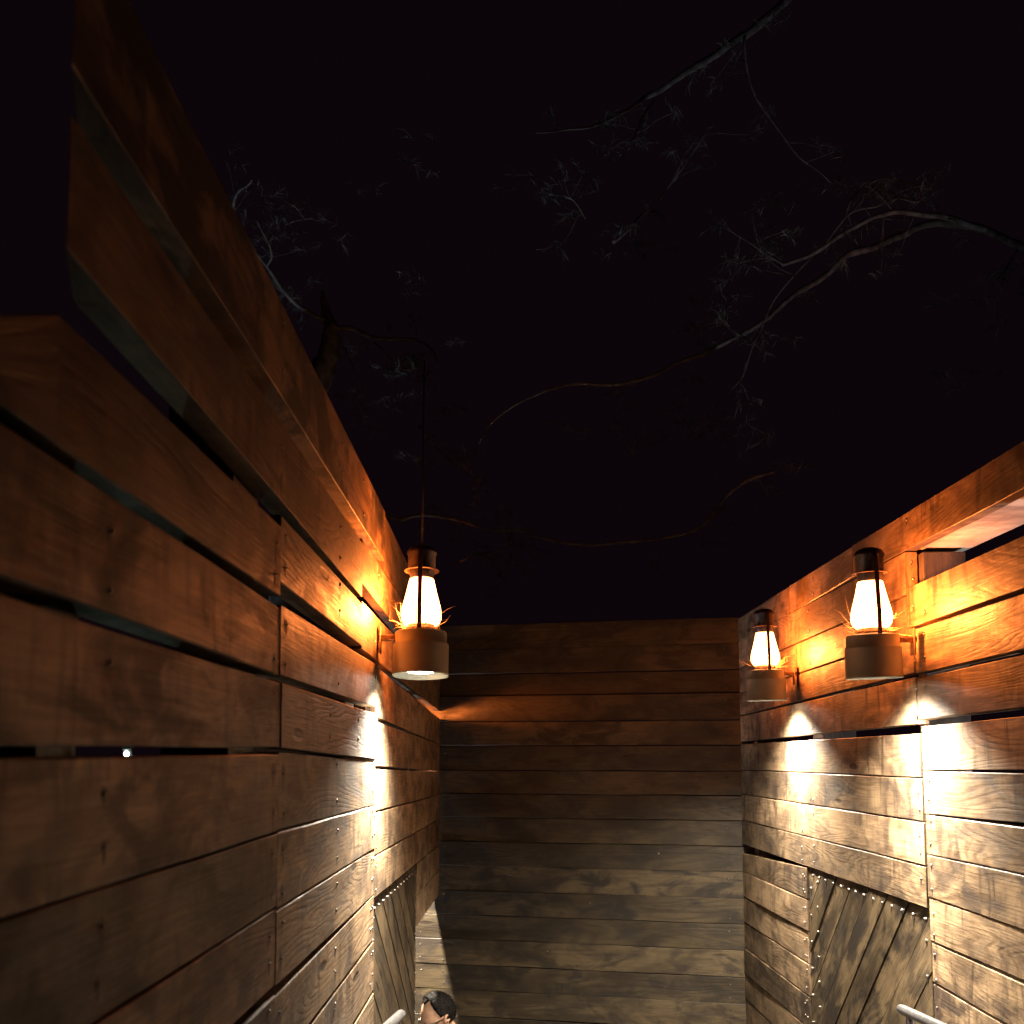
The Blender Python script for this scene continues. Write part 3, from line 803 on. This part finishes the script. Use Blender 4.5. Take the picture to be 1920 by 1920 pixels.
for i, (x, y, r, n_) in enumerate([(500, 395, .12, 90), (535, 425, .10, 50), (515, 550, .10, 110), (690, 355, .08, 50), (775, 325, .10, 90), (805, 275, .07, 50), (762, 545, .07, 90), (745, 702, .10, 140),
                                (705, 690, .07, 60), (775, 688, .06, 60), (735, 755, .10, 90), (785, 752, .08, 80), (855, 752, .07, 90), (750, 860, .09, 80), (850, 860, .06, 90), (800, 795, .08, 60), (560, 470, .08, 50), (640, 450, .09, 40), (880, 960, .1, 60)]):
    tuft(bm, at(x, y, 6.8), r*1.5, n_, 100+i, .085)
for i, q in enumerate(tips): tuft(bm, q, .05, 22, 300+i, .07)
obj('foliage', bm, M_NEEDLE, tl)
# right tree
trr = thing('pine_tree', 'tree leaning in from the right over the passage with long bare arching branches', 'tree', (0, 0, 0), group='trees over the passage')
bm = bmesh.new()
tk = at(2420, 700, 6.5)
tr = spline([(tk.x, tk.y, GZ), (tk.x+.05, tk.y, .5), (tk.x-.05, tk.y+.1, 2.2), tuple(at(2400, 650, 6.5)), tuple(at(2330, 300, 6.8)), tuple(at(2380, -250, 7)), tuple(at(2350, -700, 7.5))], 6)
m = len(tr); tube(bm, tr, [.20*(1-i/(m-1))**.7+.03 for i in range(m)], 12, jit=.12); obj('trunk', bm, M_BARK, trr)
bm = bmesh.new()
RB = [([(2400, 650), (2200, 600), (2020, 520), (1920, 470), (1850, 432), (1800, 420), (1740, 424), (1690, 440), (1630, 472), (1590, 485), (1540, 520), (1490, 555), (1440, 592), (1400, 620), (1330, 655), (1260, 690), (1170, 720), (1050, 728), (985, 748), (930, 785), (895, 830)], 6.5, 5.6, .030, .0035),
      ([(1850, 432), (1790, 412), (1740, 405), (1680, 396), (1640, 405), (1600, 430), (1530, 472), (1470, 497)], 5.95, 5.7, .018, .009),
      ([(1540, 470), (1590, 400), (1640, 388), (1680, 370), (1715, 380), (1740, 358)], 5.9, 6.1, .006, .005),
      ([(1575, 418), (1597, 372), (1625, 348), (1665, 337), (1700, 345), (1740, 357)], 5.9, 6.1, .006, .003),
      ([(2330, 300), (2000, -200), (1700, -90), (1540, -50), (1470, 0), (1392, 68), (1330, 110), (1270, 150), (1215, 180), (1165, 210), (1085, 240), (1000, 248)], 6.8, 5.6, .04, .003),
      ([(1392, 68), (1395, 110), (1415, 185), (1450, 230), (1500, 290), (1555, 345)], 5.9, 5.9, .008, .003),
      ([(1905, 468), (1884, 520), (1866, 572)], 6.2, 6.2, .007, .004),
      ([(1520, 485), (1455, 560), (1420, 640), (1395, 700), (1360, 745), (1305, 810)], 5.8, 5.8, .005, .003),
      ([(1470, 497), (1425, 470), (1390, 445), (1362, 420)], 5.7, 5.7, .004, .002),
      ([(1225, 190), (1200, 230), (1180, 265), (1160, 290)], 5.7, 5.7, .007, .003),
      ([(1390, 630), (1350, 600), (1330, 585)], 5.8, 5.8, .003, .002),
      ([(1060, 372), (1075, 382), (1095, 415)], 6, 6, .007, .006),
      ([(1150, 452), (1190, 415), (1230, 375), (1290, 300), (1330, 250)], 6, 6, .010, .003)]
tips = []
for i, b in enumerate(RB):
    q = branch(bm, *b); tips += twigs(bm, q, 8, .25, .0022, i+50)
obj('branches', bm, M_BARK, trr)
bm = bmesh.new()
for i, (x, y, r, n_) in enumerate([(1470, 370, .10, 110), (1440, 450, .10, 110), (1410, 480, .09, 90), (1755, 570, .08, 90), (1795, 705, .10, 120), (1290, 735, .08, 70), (1340, 800, .14, 180), (1400, 830, .12, 160), (1270, 800, .16, 160), (1170, 475, .12, 100), (1230, 470, .10, 80),
                                (1020, 350, .12, 90), (1150, 820, .16, 120), (1060, 790, .12, 70), (1850, 690, .1, 60), (1500, 860, .12, 70), (960, 330, .1, 60), (1360, 520, .1, 60)]):
    tuft(bm, at(x, y, 6.1), r*1.4, n_, 500+i, .085)
for i, q in enumerate(tips): tuft(bm, q, .05, 22, 800+i, .07)
obj('foliage', bm, M_NEEDLE, trr)
